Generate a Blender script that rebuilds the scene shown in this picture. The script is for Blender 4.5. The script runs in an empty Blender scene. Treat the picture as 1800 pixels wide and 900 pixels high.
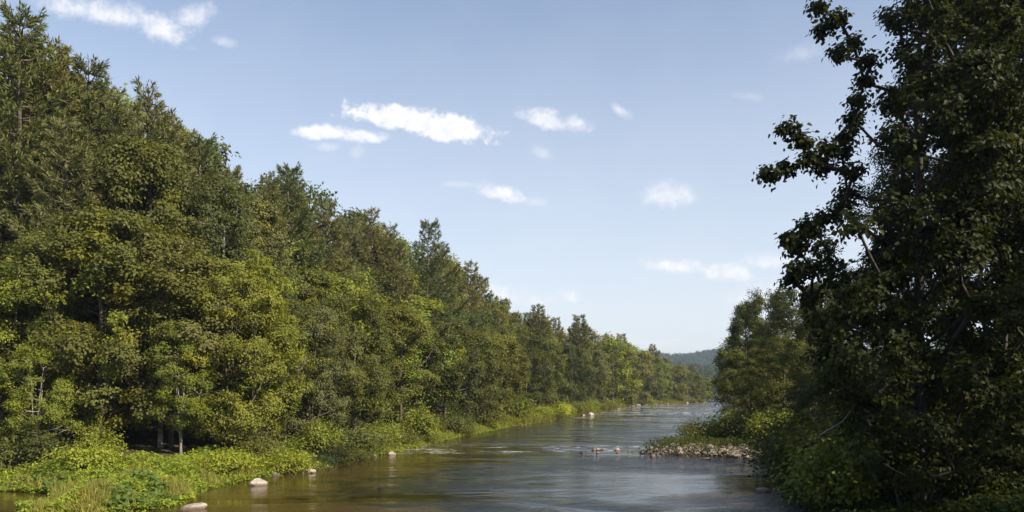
import bpy, math, random
import numpy as np
from mathutils import Vector

# ------------------------------------------------------------------ camera
SC = bpy.context.scene
F, HX, HY, CH = 1400.0, 900.0, 685.0, 5.0      # focal length in photo px, principal column, horizon row, eye height (m)
cam_d = bpy.data.cameras.new('camera'); cam = bpy.data.objects.new('camera', cam_d)
SC.collection.objects.link(cam); SC.camera = cam
cam.location = (0, 0, CH); cam.rotation_euler = (math.radians(90), 0, 0)
cam_d.sensor_width = 36; cam_d.lens = 36 * F / 1800; cam_d.shift_y = (HY - 450) / 1800
cam_d.clip_start = 0.3; cam_d.clip_end = 20000

# ------------------------------------------------------------------ sky, sun, exposure
SUN_AZ, SUN_EL = math.radians(123), math.radians(37)     # azimuth clockwise from +Y (the view direction)
SKY_STRENGTH, SUN_STRENGTH = 0.10, 5.0
SC.view_settings.view_transform = 'Standard'; SC.view_settings.look = 'None'
SC.view_settings.exposure = 0.80; SC.view_settings.gamma = 1; SC.view_settings.use_curve_mapping = False

class NT:
    """small helper for node trees"""
    def __init__(s, tree): s.t = tree; s.n = tree.nodes; s.l = tree.links
    def node(s, kind, **kw):
        n = s.n.new(kind)
        for k, v in kw.items(): setattr(n, k, v)
        return n
    def set(s, sock, v):
        if hasattr(v, 'is_output') or isinstance(v, bpy.types.NodeSocket): s.l.new(v, sock)
        else: sock.default_value = v
    def math(s, op, a, b=None, c=None, clamp=False):
        n = s.n.new('ShaderNodeMath'); n.operation = op; n.use_clamp = clamp
        for i, v in enumerate((a, b, c)):
            if v is not None: s.set(n.inputs[i], v)
        return n.outputs[0]
    def mix(s, fac, a, b, blend='MIX'):
        n = s.n.new('ShaderNodeMix'); n.data_type = 'RGBA'; n.blend_type = blend
        s.set(n.inputs[0], fac); s.set(n.inputs[6], a); s.set(n.inputs[7], b)
        return n.outputs[2]
    def noise(s, vec, scale, detail=3, rough=0.5, dist=0.0, dims='3D'):
        n = s.n.new('ShaderNodeTexNoise'); n.noise_dimensions = dims
        if vec is not None: s.l.new(vec, n.inputs['Vector'])
        n.inputs['Scale'].default_value = scale; n.inputs['Detail'].default_value = detail
        n.inputs['Roughness'].default_value = rough; n.inputs['Distortion'].default_value = dist
        return n.outputs['Fac']
    def ramp(s, v, lo, hi, a=0.0, b=1.0, smooth=True):
        n = s.n.new('ShaderNodeMapRange'); n.interpolation_type = 'SMOOTHSTEP' if smooth else 'LINEAR'
        s.set(n.inputs[0], v); s.set(n.inputs[1], lo); s.set(n.inputs[2], hi); s.set(n.inputs[3], a); s.set(n.inputs[4], b)
        return n.outputs[0]

world = bpy.data.worlds.new('World'); SC.world = world; world.use_nodes = True
w = NT(world.node_tree); w.n.clear()
sky = w.node('ShaderNodeTexSky'); sky.sky_type = 'NISHITA'; sky.sun_disc = False
sky.sun_elevation = SUN_EL; sky.sun_rotation = SUN_AZ
sky.air_density = 1.0; sky.dust_density = 0.6; sky.ozone_density = 1.6; sky.altitude = 0
tc = w.node('ShaderNodeTexCoord')
sep = w.node('ShaderNodeSeparateXYZ'); w.l.new(tc.outputs['Generated'], sep.inputs[0])
yy = w.math('MAXIMUM', sep.outputs['Y'], 0.05)
cu = w.math('DIVIDE', sep.outputs['X'], yy); cv = w.math('DIVIDE', sep.outputs['Z'], yy)
cx = w.math('MULTIPLY_ADD', cu, 14.0, 9.0)            # cloud-map coordinates, fixed to compass directions
cyy = w.math('MULTIPLY_ADD', cv, -14.0, 6.85)
cmb = w.node('ShaderNodeCombineXYZ'); w.l.new(cx, cmb.inputs[0]); w.l.new(cyy, cmb.inputs[1])
nz1 = w.noise(cmb.outputs[0], 1.5, 8, 0.62, 0.4)
nz2 = w.noise(cmb.outputs[0], 5.0, 6, 0.6)
nzv = w.noise(cmb.outputs[0], 0.35, 3, 0.6)
# centre x, y, half length, half height, slope, density, edge softness
CLOUDS = [(1.75, .22, 1.35, .26, .16, .9, .9), (2.85, .52, .55, .30, .35, .95, .7), (3.35, .30, .45, .22, -.1, .75, .9), (3.95, .74, .22, .10, .2, .45, 1.),
          (6.95, 2.06, .98, .26, .14, 1.3, .40), (7.85, 2.25, .86, .30, .16, 1.35, .38), (5.70, 2.34, .62, .15, .02, 1.1, .55), (6.35, 2.40, .5, .13, .03, 1.0, .6),
          (5.75, 2.58, .3, .09, 0, .4, 1.), (6.28, 2.68, .16, .13, 0, .3, 1.),
          (9.60, 2.12, .52, .19, .22, 1.0, .6), (10.1, 2.17, .28, .18, .1, .8, .7), (9.5, 2.68, .2, .12, .3, .4, 1.), (10.9, 1.95, .2, .14, .6, .7, .8),
          (8.85, 3.42, .50, .18, .2, 1.05, .6), (8.1, 3.24, .4, .08, 0, .3, 1.), (9.4, 3.55, .3, .12, .1, .35, 1.), (11.75, 3.45, .58, .26, -.1, .75, .8),
          (11.9, 4.68, .65, .16, .05, .9, .7), (12.8, 4.78, .55, .20, .02, .95, .7), (13.5, 4.62, .5, .18, -.05, .8, .8), (13.6, 5.20, .8, .28, -.1, .8, .8),
          (8.75, 5.15, .35, .14, .25, .9, .7), (9.35, 5.28, .6, .16, .1, .4, 1.), (9.98, 5.20, .22, .12, .1, .75, .8), (11.6, 6.05, .8, .12, .05, .4, 1.),
          (14.1, .95, .5, .2, -.2, .3, 1.), (13.2, 1.7, .3, .1, .1, .2, 1.), (0.5, 4.5, .9, .3, .1, .5, .8), (-3.5, 2.5, 2.2, .6, .1, .9, .7), (18, 2.5, 2.0, .5, .1, .9, .7)]
tot = None
for (a, b, ra, rb, sl, den, soft) in CLOUDS:
    ra *= .93; rb *= .80; soft = min(1.0, soft * 1.25); den *= .93 if den > 1.2 else .85
    dx = w.math('SUBTRACT', cx, a); dy = w.math('SUBTRACT', cyy, b)
    dy = w.math('MULTIPLY_ADD', dx, -sl, dy)
    # undersides are flatter than tops
    dyd = w.math('MULTIPLY', dy, 1.0 / rb); dyf = w.math('MAXIMUM', dyd, w.math('MULTIPLY', dyd, -.85))
    q = w.math('SQRT', w.math('ADD', w.math('POWER', w.math('MULTIPLY', dx, 1.0 / ra), 2.0), w.math('POWER', dyf, 2.0)))
    q = w.math('MULTIPLY_ADD', w.math('SUBTRACT', nz1, .5), -1.7, q)
    q = w.math('MULTIPLY_ADD', w.math('SUBTRACT', nz2, .5), -1.3, q)
    m = w.ramp(q, 1.0 - soft * 1.05, 1.0 + soft * .35, den, 0.0)
    tot = m if tot is None else w.math('MAXIMUM', tot, m)
front = w.ramp(sep.outputs['Y'], .1, .3)
cl = w.math('MULTIPLY', w.math('MINIMUM', tot, .97), front)
veil_h = w.ramp(sep.outputs['Z'], -0.02, .46, .82, .13, smooth=False)
veil = w.math('ADD', veil_h, w.math('MULTIPLY', w.math('SUBTRACT', nzv, .5), .16))
bg = w.node('ShaderNodeBackground'); w.l.new(sky.outputs[0], bg.inputs[0]); bg.inputs[1].default_value = SKY_STRENGTH
bv = w.node('ShaderNodeBackground'); bv.inputs[0].default_value = (.60, .605, .635, 1); bv.inputs[1].default_value = .88
bc = w.node('ShaderNodeBackground')
w.set(bc.inputs[0], w.mix(w.ramp(nz2, .35, .7), (.66, .67, .72, 1), (.80, .785, .77, 1))); bc.inputs[1].default_value = .84
m1 = w.node('ShaderNodeMixShader'); w.set(m1.inputs[0], veil); w.l.new(bg.outputs[0], m1.inputs[1]); w.l.new(bv.outputs[0], m1.inputs[2])
m2 = w.node('ShaderNodeMixShader'); w.set(m2.inputs[0], cl); w.l.new(m1.outputs[0], m2.inputs[1]); w.l.new(bc.outputs[0], m2.inputs[2])
wo = w.node('ShaderNodeOutputWorld'); w.l.new(m2.outputs[0], wo.inputs[0])

sun_d = bpy.data.lights.new('sun', 'SUN'); sun = bpy.data.objects.new('sun', sun_d); SC.collection.objects.link(sun)
sun_d.energy = SUN_STRENGTH; sun_d.angle = math.radians(0.5); sun_d.color = (1.0, .89, .70)
SDIR = Vector((math.sin(SUN_AZ) * math.cos(SUN_EL), math.cos(SUN_AZ) * math.cos(SUN_EL), math.sin(SUN_EL)))
sun.rotation_euler = SDIR.to_track_quat('Z', 'Y').to_euler(); sun.location = (60, 0, 60)

cy = SC.cycles
cy.max_bounces = 7; cy.diffuse_bounces = 3; cy.glossy_bounces = 3; cy.transmission_bounces = 4; cy.transparent_max_bounces = 4; cy.volume_bounces = 0
cy.caustics_reflective = False; cy.caustics_refractive = False; cy.sample_clamp_indirect = 4
cy.use_denoising = True

# ------------------------------------------------------------------ object helpers
RNG = np.random.default_rng(11)
def link(name, data, parent=None):
    o = bpy.data.objects.new(name, data); SC.collection.objects.link(o)
    if parent is not None: o.parent = parent
    return o
def tag(o, label=None, cat=None, group=None, kind=None):
    for k, v in (('label', label), ('category', cat), ('group', group), ('kind', kind)):
        if v: o[k] = v
    return o
def mesh_np(name, verts, faces, mat, smooth=False, attrs=None):
    """faces: (N,k) int array, or a list of such arrays"""
    if not isinstance(faces, list): faces = [faces]
    faces = [f for f in faces if len(f)]
    me = bpy.data.meshes.new(name)
    nl = sum(f.size for f in faces); nf = sum(len(f) for f in faces)
    me.vertices.add(len(verts)); me.vertices.foreach_set('co', np.asarray(verts, np.float32).ravel())
    me.loops.add(nl); me.loops.foreach_set('vertex_index', np.concatenate([f.ravel() for f in faces]).astype(np.int32))
    tot = np.concatenate([np.full(len(f), f.shape[1], np.int32) for f in faces])
    st = np.concatenate([[0], np.cumsum(tot)[:-1]]).astype(np.int32)
    me.polygons.add(nf); me.polygons.foreach_set('loop_start', st); me.polygons.foreach_set('loop_total', tot)
    if smooth: me.polygons.foreach_set('use_smooth', np.ones(nf, bool))
    me.update(calc_edges=True)
    for k, v in (attrs or {}).items():
        a = me.attributes.new(k, 'FLOAT', 'POINT'); a.data.foreach_set('value', np.asarray(v, np.float32))
    me.materials.append(mat)
    return me
def unit(v): return v / np.maximum(np.linalg.norm(v, axis=-1, keepdims=True), 1e-9)

# ------------------------------------------------------------------ materials
def new_mat(name):
    m = bpy.data.materials.new(name); m.use_nodes = True; t = NT(m.node_tree); t.n.clear()
    out = t.node('ShaderNodeOutputMaterial'); return m, t, out
def leaf_material(name, trans=.35, gloss=.25, rough=.5, var=.35, warm=(1.4, 1.25, .6)):
    m, t, out = new_mat(name)
    oi = t.node('ShaderNodeObjectInfo'); at = t.node('ShaderNodeAttribute', attribute_name='tint')
    cl = t.node('ShaderNodeAttribute', attribute_name='clump')
    v = t.ramp(at.outputs['Fac'], 0, 1, 1 - var, 1 + var, smooth=False)
    vv = t.node('ShaderNodeVectorMath', operation='SCALE'); t.l.new(oi.outputs['Color'], vv.inputs[0]); t.set(vv.inputs['Scale'], v)
    wm = t.node('ShaderNodeVectorMath', operation='MULTIPLY'); t.l.new(vv.outputs[0], wm.inputs[0]); wm.inputs[1].default_value = warm
    col = t.mix(t.ramp(cl.outputs['Fac'], .45, 1.0, 0, .8), vv.outputs[0], wm.outputs[0])
    p = t.node('ShaderNodeBsdfPrincipled'); t.l.new(col, p.inputs['Base Color'])
    p.inputs['Roughness'].default_value = rough; p.inputs['Specular IOR Level'].default_value = gloss
    tr = t.node('ShaderNodeBsdfTranslucent')
    tm = t.node('ShaderNodeVectorMath', operation='MULTIPLY'); t.l.new(col, tm.inputs[0]); tm.inputs[1].default_value = (1.38, 1.38, .6)
    t.l.new(tm.outputs[0], tr.inputs[0])
    mx = t.node('ShaderNodeMixShader'); mx.inputs[0].default_value = trans
    t.l.new(p.outputs[0], mx.inputs[1]); t.l.new(tr.outputs[0], mx.inputs[2]); t.l.new(mx.outputs[0], out.inputs[0])
    return m
M_LEAF = leaf_material('broad_leaf', .38, .14, .55)
M_NEEDLE = leaf_material('pine_needle', .18, .2, .6, .3, (1.5, 1.2, .8))
M_HERB = leaf_material('herb_leaf', .4, .2, .55, .35, (1.18, 1.05, .8))
def bark_material(name, c1, c2):
    m, t, out = new_mat(name)
    tc = t.node('ShaderNodeTexCoord'); mp = t.node('ShaderNodeMapping'); mp.inputs['Scale'].default_value = (1, 1, .25)
    t.l.new(tc.outputs['Object'], mp.inputs[0])
    n = t.noise(mp.outputs[0], 9, 6, .65)
    p = t.node('ShaderNodeBsdfPrincipled'); p.inputs['Roughness'].default_value = .85
    t.set(p.inputs['Base Color'], t.mix(t.ramp(n, .35, .65), c1, c2))
    b = t.node('ShaderNodeBump'); b.inputs['Strength'].default_value = .7; b.inputs['Distance'].default_value = .04
    t.l.new(n, b.inputs['Height']); t.l.new(b.outputs[0], p.inputs['Normal']); t.l.new(p.outputs[0], out.inputs[0])
    return m
M_BARK = bark_material('grey_brown_bark', (.035, .028, .022, 1), (.13, .105, .08, 1))
M_DARKBARK = bark_material('dark_bark', (.012, .010, .008, 1), (.05, .042, .034, 1))  # darker tone of the grey-brown bark
M_PALEBARK = bark_material('pale_mottled_bark', (.10, .085, .07, 1), (.33, .30, .26, 1))

# ------------------------------------------------------------------ river outline and terrain
LEFT = [(-120, 40), (-60, 43), (-32, 40.5), (-25.4, 39.6), (-22, 38.6), (-20.3, 36), (-19.2, 32.5), (-18.3, 30.6), (-16.4, 31.0), (-15.6, 33.5), (-15.2, 36.5), (-15.6, 40), (-14.8, 44), (-14.0, 48),
        (-12.6, 53), (-11.2, 58), (-9.6, 64), (-8.2, 71), (-6.2, 82), (-3.2, 94), (-.6, 106), (4.2, 122), (9.5, 140), (16.0, 163), (23.5, 190), (30.5, 222), (37, 245), (46, 263), (58, 285), (70, 307), (82, 333),
        (97, 390), (118, 460), (142, 540), (200, 640), (420, 860)]
RIGHT = [(470, 800), (250, 600), (168, 530), (124, 468), (108, 410), (91, 350), (74, 280), (56, 205), (43, 160), (34.5, 130), (31, 114), (29, 104), (26.5, 94), (22, 83), (18.5, 76), (15.2, 69.5), (12.4, 66.0),
         (10.4, 63.6), (9.9, 62.2), (12.2, 61.0), (15.0, 59.6), (17.8, 58.2), (19.2, 56), (18.3, 51), (15.8, 45), (14.4, 41), (13.0, 36), (12.4, 32), (11.6, 25), (10.8, 15), (10, 0), (10, -60), (12, -500)]
POLY = np.array(LEFT + RIGHT + [(-120, -500)], float)
def seg_dist(P, A, B):
    """distance of points P (n,2) to polyline segments A->B"""
    best = np.full(len(P), 1e9)
    for a, b in zip(A, B):
        ab = b - a; t = np.clip(((P - a) @ ab) / max(ab @ ab, 1e-9), 0, 1)
        best = np.minimum(best, np.hypot(*(P - a - t[:, None] * ab).T))
    return best
def inside(P, poly):
    r = np.zeros(len(P), bool); x, y = P.T
    for (x1, y1), (x2, y2) in zip(poly, np.roll(poly, -1, 0)):
        c = ((y1 > y) != (y2 > y))
        if c.any(): r ^= c & (x < (x2 - x1) * (y - y1) / (y2 - y1 if y2 != y1 else 1e-9) + x1)
    return r
_K = [(RNG.uniform(0, 6.28), RNG.uniform(0, 6.28), RNG.uniform(0, 6.28)) for _ in range(12)]
def wob(x, y, s):
    r = 0
    for i, (a, p, q) in enumerate(_K[:6]):
        f = s * (1 + .45 * i); r = r + np.sin((x * math.cos(a) + y * math.sin(a)) * f + p) / (1 + .5 * i)
    return r / 3.0
L_ARR = np.array(LEFT, float)
def side_left(P):
    yy = np.clip(P[:, 1], 40, 860); mid = np.interp(yy, L_ARR[3:, 1] + np.arange(len(L_ARR) - 3) * 1e-6, L_ARR[3:, 0]) + 6
    return P[:, 0] < mid
def ground(x, y):
    """terrain height at world x, y"""
    x = np.atleast_1d(np.asarray(x, float)); y = np.atleast_1d(np.asarray(y, float)); P = np.stack([x, y], 1)
    d = seg_dist(P, POLY, np.roll(POLY, -1, 0)); ins = inside(P, POLY)
    d = np.maximum(d + np.where(d < 30, wob(x, y, 1.7) * .25, 0) * ~ins, 0)
    lf = side_left(P)
    # low bars: the spit by the left shore and the gravel bar
    bar = np.exp(-(((x - 16) / 5.0) ** 2 + ((y - 66) / 7.0) ** 2) * 1.2)
    hl = np.interp(d, [0, .4, 2, 6, 40, 200, 900], [-.02, .14, .40, .85, 5.2, 24, 42])
    hr = np.interp(d, [0, .4, 2, 5, 40, 300, 900], [-.02, .20, .75, 1.3, 3.2, 16, 36])
    h = np.where(lf, hl, hr * (1 - .62 * bar)) + wob(x, y, .35) * .12 * np.clip(d / 3, 0, 1)
    # far ridges closing the valley
    h = np.maximum(h, 78 * np.exp(-((y - 1650 - .10 * (x - 250)) / 330) ** 2) * (1 + .10 * np.sin(x / 95.0 + 1.6) + .04 * np.sin(x / 31.)) )
    h = np.maximum(h, 46 * np.exp(-((y - 1020) / 170) ** 2) * np.clip((x - 205) / 130, 0, 1.25))
    hi = -np.clip(d * .5, 0, .9)
    return np.where(ins, hi - .02, h)
def g1(x, y): return float(ground(x, y)[0])

def axis(lo, hi, step, far, grow=1.16):
    c = list(np.arange(lo, hi + 1e-6, step)); s = step
    while c[-1] < far[1]: s *= grow; c.append(c[-1] + s)
    s = step
    while c[0] > far[0]: s *= grow; c.insert(0, c[0] - s)
    return np.array(c)
gx = axis(-45, 60, .8, (-3200, 3200), 1.09); gy = axis(20, 130, .8, (-900, 3600), 1.035)
X, Y = np.meshgrid(gx, gy); Z = ground(X.ravel(), Y.ravel())
nx_, ny_ = len(gx), len(gy); I = np.arange(nx_ * ny_).reshape(ny_, nx_)
gf = np.stack([I[:-1, :-1], I[:-1, 1:], I[1:, 1:], I[1:, :-1]], -1).reshape(-1, 4)
m_ground, t, out = new_mat('forest_floor')
geo = t.node('ShaderNodeNewGeometry'); s3 = t.node('ShaderNodeSeparateXYZ'); t.l.new(geo.outputs['Position'], s3.inputs[0])
n1 = t.noise(geo.outputs['Position'], .8, 6, .6); n2 = t.noise(geo.outputs['Position'], 6, 5, .7)
soil = t.mix(t.ramp(n2, .35, .65), (.05, .036, .022, 1), (.12, .085, .05, 1))
soil = t.mix(t.ramp(n1, .45, .62), soil, (.05, .075, .018, 1))
gravel = t.mix(t.ramp(n2, .4, .6), (.07, .055, .04, 1), (.17, .14, .11, 1))
col = t.mix(t.ramp(s3.outputs['Z'], .25, .5), gravel, soil)
p = t.node('ShaderNodeBsdfPrincipled'); p.inputs['Roughness'].default_value = .95; p.inputs['Specular IOR Level'].default_value = .1
t.set(p.inputs['Base Color'], t.mix(t.ramp(s3.outputs['Y'], 380, 600), col, (.035, .055, .02, 1)))
b = t.node('ShaderNodeBump'); b.inputs['Distance'].default_value = .15; b.inputs['Strength'].default_value = .8
t.l.new(n2, b.inputs['Height']); t.l.new(b.outputs[0], p.inputs['Normal']); t.l.new(p.outputs[0], out.inputs[0])
tag(link('ground', mesh_np('ground', np.stack([X.ravel(), Y.ravel(), Z], 1), gf, m_ground, True)), kind='structure')

# water: one rippled sheet under the whole valley floor
m_water, t, out = new_mat('river_water')
geo = t.node('ShaderNodeNewGeometry'); pos = geo.outputs['Position']; s3 = t.node('ShaderNodeSeparateXYZ'); t.l.new(pos, s3.inputs[0])
mp = t.node('ShaderNodeMapping'); mp.inputs['Rotation'].default_value = (0, 0, math.radians(4)); mp.inputs['Scale'].default_value = (.38, 1.0, 1); t.l.new(pos, mp.inputs[0])
w1 = t.noise(mp.outputs[0], 1.3, 4, .6, .6)
mp2 = t.node('ShaderNodeMapping'); mp2.inputs['Rotation'].default_value = (0, 0, math.radians(-14)); mp2.inputs['Scale'].default_value = (.75, 1.0, 1); t.l.new(pos, mp2.inputs[0])
w2 = t.noise(mp2.outputs[0], 3.4, 5, .68, .5)
patch = t.noise(mp.outputs[0], .13, 4, .55, 1.2)
# the current runs in the outer part of the bend: calm by the near left shore, riffled in mid-stream
calm = t.math('MULTIPLY_ADD', s3.outputs['Y'], .10, s3.outputs['X'])
act = t.ramp(calm, -6.5, 8.0, .14, 1.0)
act = t.math('MULTIPLY', act, t.ramp(patch, .42, .58, .30, 2.0))
hgt = t.math('MULTIPLY_ADD', w2, .62, w1); hgt = t.math('MULTIPLY', hgt, act)
b = t.node('ShaderNodeBump'); b.inputs['Strength'].default_value = 1.0; b.inputs['Distance'].default_value = .085; t.l.new(hgt, b.inputs['Height'])
bed = t.mix(t.ramp(patch, .4, .6), (.042, .022, .0075, 1), (.058, .032, .012, 1)); bed = t.mix(t.ramp(calm, -3, 7), bed, (.020, .017, .013, 1))
foam_n = t.noise(mp.outputs[0], 1.6, 5, .7, .8)
rif = t.math('MAXIMUM', t.math('MULTIPLY', t.ramp(s3.outputs['Y'], 60, 64), t.ramp(s3.outputs['Y'], 76, 66)), t.ramp(s3.outputs['Y'], 95, 170, 0, .95))
foam = t.math('MULTIPLY', t.ramp(t.math('MULTIPLY', foam_n, t.ramp(patch, .3, .6, .9, 1.12)), .57, .66), rif)
p = t.node('ShaderNodeBsdfPrincipled'); t.set(p.inputs['Base Color'], t.mix(foam, bed, (.50, .50, .50, 1)))
t.set(p.inputs['Roughness'], t.math('MAXIMUM', t.math('MULTIPLY', act, .035), t.math('MULTIPLY', foam, .6))); p.inputs['IOR'].default_value = 1.6
t.l.new(b.outputs[0], p.inputs['Normal']); t.l.new(p.outputs[0], out.inputs[0])
wx = axis(-26, 40, .22, (-160, 500), 1.05); wy = axis(28, 90, .22, (-500, 900), 1.03)
X, Y = np.meshgrid(wx, wy); X = X.ravel(); Y = Y.ravel()
amp = np.clip((X + .10 * Y + 8) / 15, .15, 1.0)
WZ = np.zeros_like(X)
for i in range(26):
    a = RNG.normal(math.radians(96), .30); k = 6.283 / RNG.uniform(.9, 4.5); WZ += .0018 * (6.283 / k) ** .6 * np.sin((X * math.cos(a) + Y * math.sin(a)) * k + .7 * np.sin(X * .31 + i) + RNG.uniform(0, 6))
WZ *= amp * (.7 + .5 * wob(X, Y, .22)) * np.clip(150 / np.maximum(Y, 1), 0, 1)
n1_, n2_ = len(wx), len(wy); I = np.arange(n1_ * n2_).reshape(n2_, n1_)
wf = np.stack([I[:-1, :-1], I[:-1, 1:], I[1:, 1:], I[1:, :-1]], -1).reshape(-1, 4)
tag(link('river_water', mesh_np('river_water', np.stack([X, Y, WZ], 1), wf, m_water, True)), kind='structure')

# ------------------------------------------------------------------ foliage and tree generators
def leaf_geo(C, N, D, L, W, fine=False):
    """leaves as folded rhombi (fine: six-point leaves). C base, N normal, D pointing direction"""
    D = unit(D - N * (D * N).sum(1, keepdims=True)); S = np.cross(N, D); n = len(C)
    L = L[:, None]; W = W[:, None]
    if not fine:
        V = np.stack([C, C + D * L * .5 + S * W * .5 + N * W * .18, C + D * L, C + D * L * .5 - S * W * .5 + N * W * .18], 1)
        f = np.arange(n)[:, None] * 4 + np.array([[0, 1, 2, 3]]); return V.reshape(-1, 3), f, 4
    dr = N * L * -.12
    V = np.stack([C, C + D * L * .30 + S * W * .5 + N * W * .15, C + D * L * .68 + S * W * .36 + N * W * .08 + dr * .5, C + D * L + dr,
                  C + D * L * .68 - S * W * .36 + N * W * .08 + dr * .5, C + D * L * .30 - S * W * .5 + N * W * .15], 1)
    b = np.arange(n)[:, None] * 6
    return V.reshape(-1, 3), np.concatenate([b + np.array([[0, 1, 2, 3]]), b + np.array([[0, 3, 4, 5]])]), 6
def foliage_mesh(name, C, N, D, L, W, mat, tint, clump, fine=False):
    V, f, k = leaf_geo(C, N, D, L, W, fine)
    return mesh_np(name, V, f, mat, False, {'tint': np.repeat(tint, k), 'clump': np.repeat(clump, k)})
def tubes(segs, sides=5):
    """segs: rows x0 y0 z0 r0 x1 y1 z1 r1"""
    S = np.array(segs, float); A, ra, B, rb = S[:, :3], S[:, 3], S[:, 4:7], S[:, 7]
    d = unit(B - A); up = np.where(np.abs(d[:, 2:3]) > .9, [[1., 0, 0]], [[0, 0, 1.]]); u = unit(np.cross(d, up)); v = np.cross(d, u)
    th = np.arange(sides) * 2 * math.pi / sides
    ring = lambda P, r: P[:, None] + r[:, None, None] * (u[:, None] * np.cos(th)[None, :, None] + v[:, None] * np.sin(th)[None, :, None])
    V = np.concatenate([ring(A, ra), ring(B, rb)], 1).reshape(-1, 3); n = len(S); k = np.arange(sides); k2 = (k + 1) % sides
    f = (np.arange(n)[:, None, None] * 2 * sides + np.stack([k, k2, k2 + sides, k + sides], -1)[None]).reshape(-1, 4)
    return V, f
def skeleton(rng, trunk, tips, r_base, r_tip=.012, keep=1.0):
    """joins every tip to the growing limb system; returns tube segments with pipe-model radii"""
    P = [np.array(q, float) for q in trunk]; par = [-1] + list(range(len(trunk) - 1)); plen = [0.0]
    for i in range(1, len(trunk)): plen.append(plen[-1] + np.linalg.norm(P[i] - P[i - 1]))
    ax = np.array(trunk); axd = np.min(np.linalg.norm(tips[:, None] - ax[None], axis=2), 1)
    for j in np.argsort(axd):
        q = tips[j]; A = np.array(P); d = np.linalg.norm(A - q, axis=1)
        cost = d + .22 * np.array(plen) + 1.2 * np.clip(A[:, 2] - q[2] + .25 * d, 0, None)
        b = int(np.argmin(cost)); n = max(1, int(round(d[b] / 1.1))); prev = b; base = A[b]
        for s in range(1, n + 1):
            f = s / n; pt = base + (q - base) * f
            if s < n: pt = pt + rng.normal(0, .05 * d[b], 3) + np.array([0, 0, -.10 * d[b] * math.sin(math.pi * f)])
            P.append(pt); par.append(prev); plen.append(plen[prev] + np.linalg.norm(pt - P[prev])); prev = len(P) - 1
    cnt = np.zeros(len(P)); ch = np.bincount([p_ for p_ in par if p_ >= 0], minlength=len(P)); cnt[ch == 0] = 1
    for i in range(len(P) - 1, 0, -1): cnt[par[i]] += cnt[i]
    r = r_tip + (r_base - r_tip) * (cnt / cnt[0]) ** .55
    return [(*P[par[i]], r[par[i]] if par[i] < len(trunk) and i < len(trunk) else min(r[par[i]], r[i] * 1.35), *P[i], r[i]) for i in range(1, len(P))]

def broadleaf(rng, name, H=16.0, z0=2.2, R=4.2, boughs=70, tips_per=7, leaves_per=38, leaf=.20, bark=M_BARK, fine=False, centres=None, top=.72, lean=0.0, spread=.5, trunk_r=.17, stems=1, mat=M_LEAF, bough_r=1.05):
    """returns (trunk mesh, crown mesh); a lumpy crown of leafy boughs on a real limb system"""
    if centres is None:
        t_ = rng.uniform(0, 1, boughs) ** .9; th = rng.uniform(0, 2 * math.pi, boughs)
        prof = np.sin(math.pi * np.clip(t_ * top + .16, 0, 1)) ** .8
        lump = 1 + .22 * np.sin(2 * th + 5 * t_ + rng.uniform(0, 6)) + .16 * np.sin(3 * th - 7 * t_ + rng.uniform(0, 6))
        rad = R * prof * lump * (.45 + .55 * np.sqrt(rng.uniform(0, 1, boughs)))
        centres = np.stack([np.cos(th) * rad + lean * t_ * R, np.sin(th) * rad, z0 + (H - z0 - bough_r * .5) * t_], 1)
    nb = len(centres); out = unit(centres * [1, 1, .15] + 1e-6)
    sc_ = (bough_r if np.ndim(bough_r) else bough_r * rng.uniform(.65, 1.3, nb))
    tips = []; tb = []
    for i in range(nb):
        d = unit(rng.normal(0, 1, (tips_per, 3)) + out[i] * .5 + np.array([0, 0, .35])); rr = sc_[i] * rng.uniform(.45, 1.0, tips_per)
        tips.append(centres[i] + d * rr[:, None] * [1.05, 1.05, .85]); tb += [i] * tips_per
    tips = np.concatenate(tips); tb = np.array(tb)
    lo = .15 * H
    segs = []
    for s in range(stems):
        a = rng.uniform(0, 6.28) + s * 2 * math.pi / stems; sp = 0 if stems == 1 else .11 * H * .5
        tr = [(0 + .15 * (stems > 1) * math.cos(a), .15 * (stems > 1) * math.sin(a), -.6)]; nseg = 9
        for k in range(1, nseg + 1):
            f = k / nseg; tr.append((math.cos(a) * sp * f ** 1.3 + lean * R * f * .6 + rng.normal(0, .05 * f) * H * .06, math.sin(a) * sp * f ** 1.3 + rng.normal(0, .05 * f) * H * .06, f * H * .80))
        mine = np.arange(nb) % stems == s
        segs += skeleton(rng, tr, centres[mine], trunk_r / (stems ** .5), .03)
    # twigs: each bough centre feeds its tips
    for i, b_ in enumerate(tb):
        c = centres[b_]; q = tips[i]; m_ = (c + q) / 2 + rng.normal(0, .06, 3) + [0, 0, -.05]
        segs.append((*c, .022, *m_, .014)); segs.append((*m_, .014, *q, .006))
    V, f = tubes(segs, 5)
    trunk = mesh_np(name + '_trunk', V, f, bark, True)
    n = len(tips) * leaves_per; ti = np.repeat(np.arange(len(tips)), leaves_per)
    off = rng.normal(0, 1, (n, 3)) * [spread * .5, spread * .5, spread * .36]
    C = tips[ti] + off; o = out[tb[ti]]
    bo = unit(C - centres[tb[ti]] + 1e-6)
    N = unit(rng.normal(0, .42, (n, 3)) + bo * .75 + o * .15 + np.array([0, 0, .35])); D = unit(off * 1.2 + o * .3 + rng.normal(0, .4, (n, 3)) + np.array([0, 0, -.25]))
    L = leaf * rng.uniform(.7, 1.3, n); W = L * rng.uniform(.55, .8, n)
    bt = rng.uniform(0, 1, nb); tint = np.clip(.55 * rng.uniform(0, 1, n) + .45 * bt[tb[ti]], 0, 1)
    cw = rng.uniform(0, 1, nb) ** 2.2; clump = np.clip(cw[tb[ti]] + rng.normal(0, .12, n), 0, 1)
    return trunk, foliage_mesh(name + '_crown', C, N, D, L, W, mat, tint, clump, fine)

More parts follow.
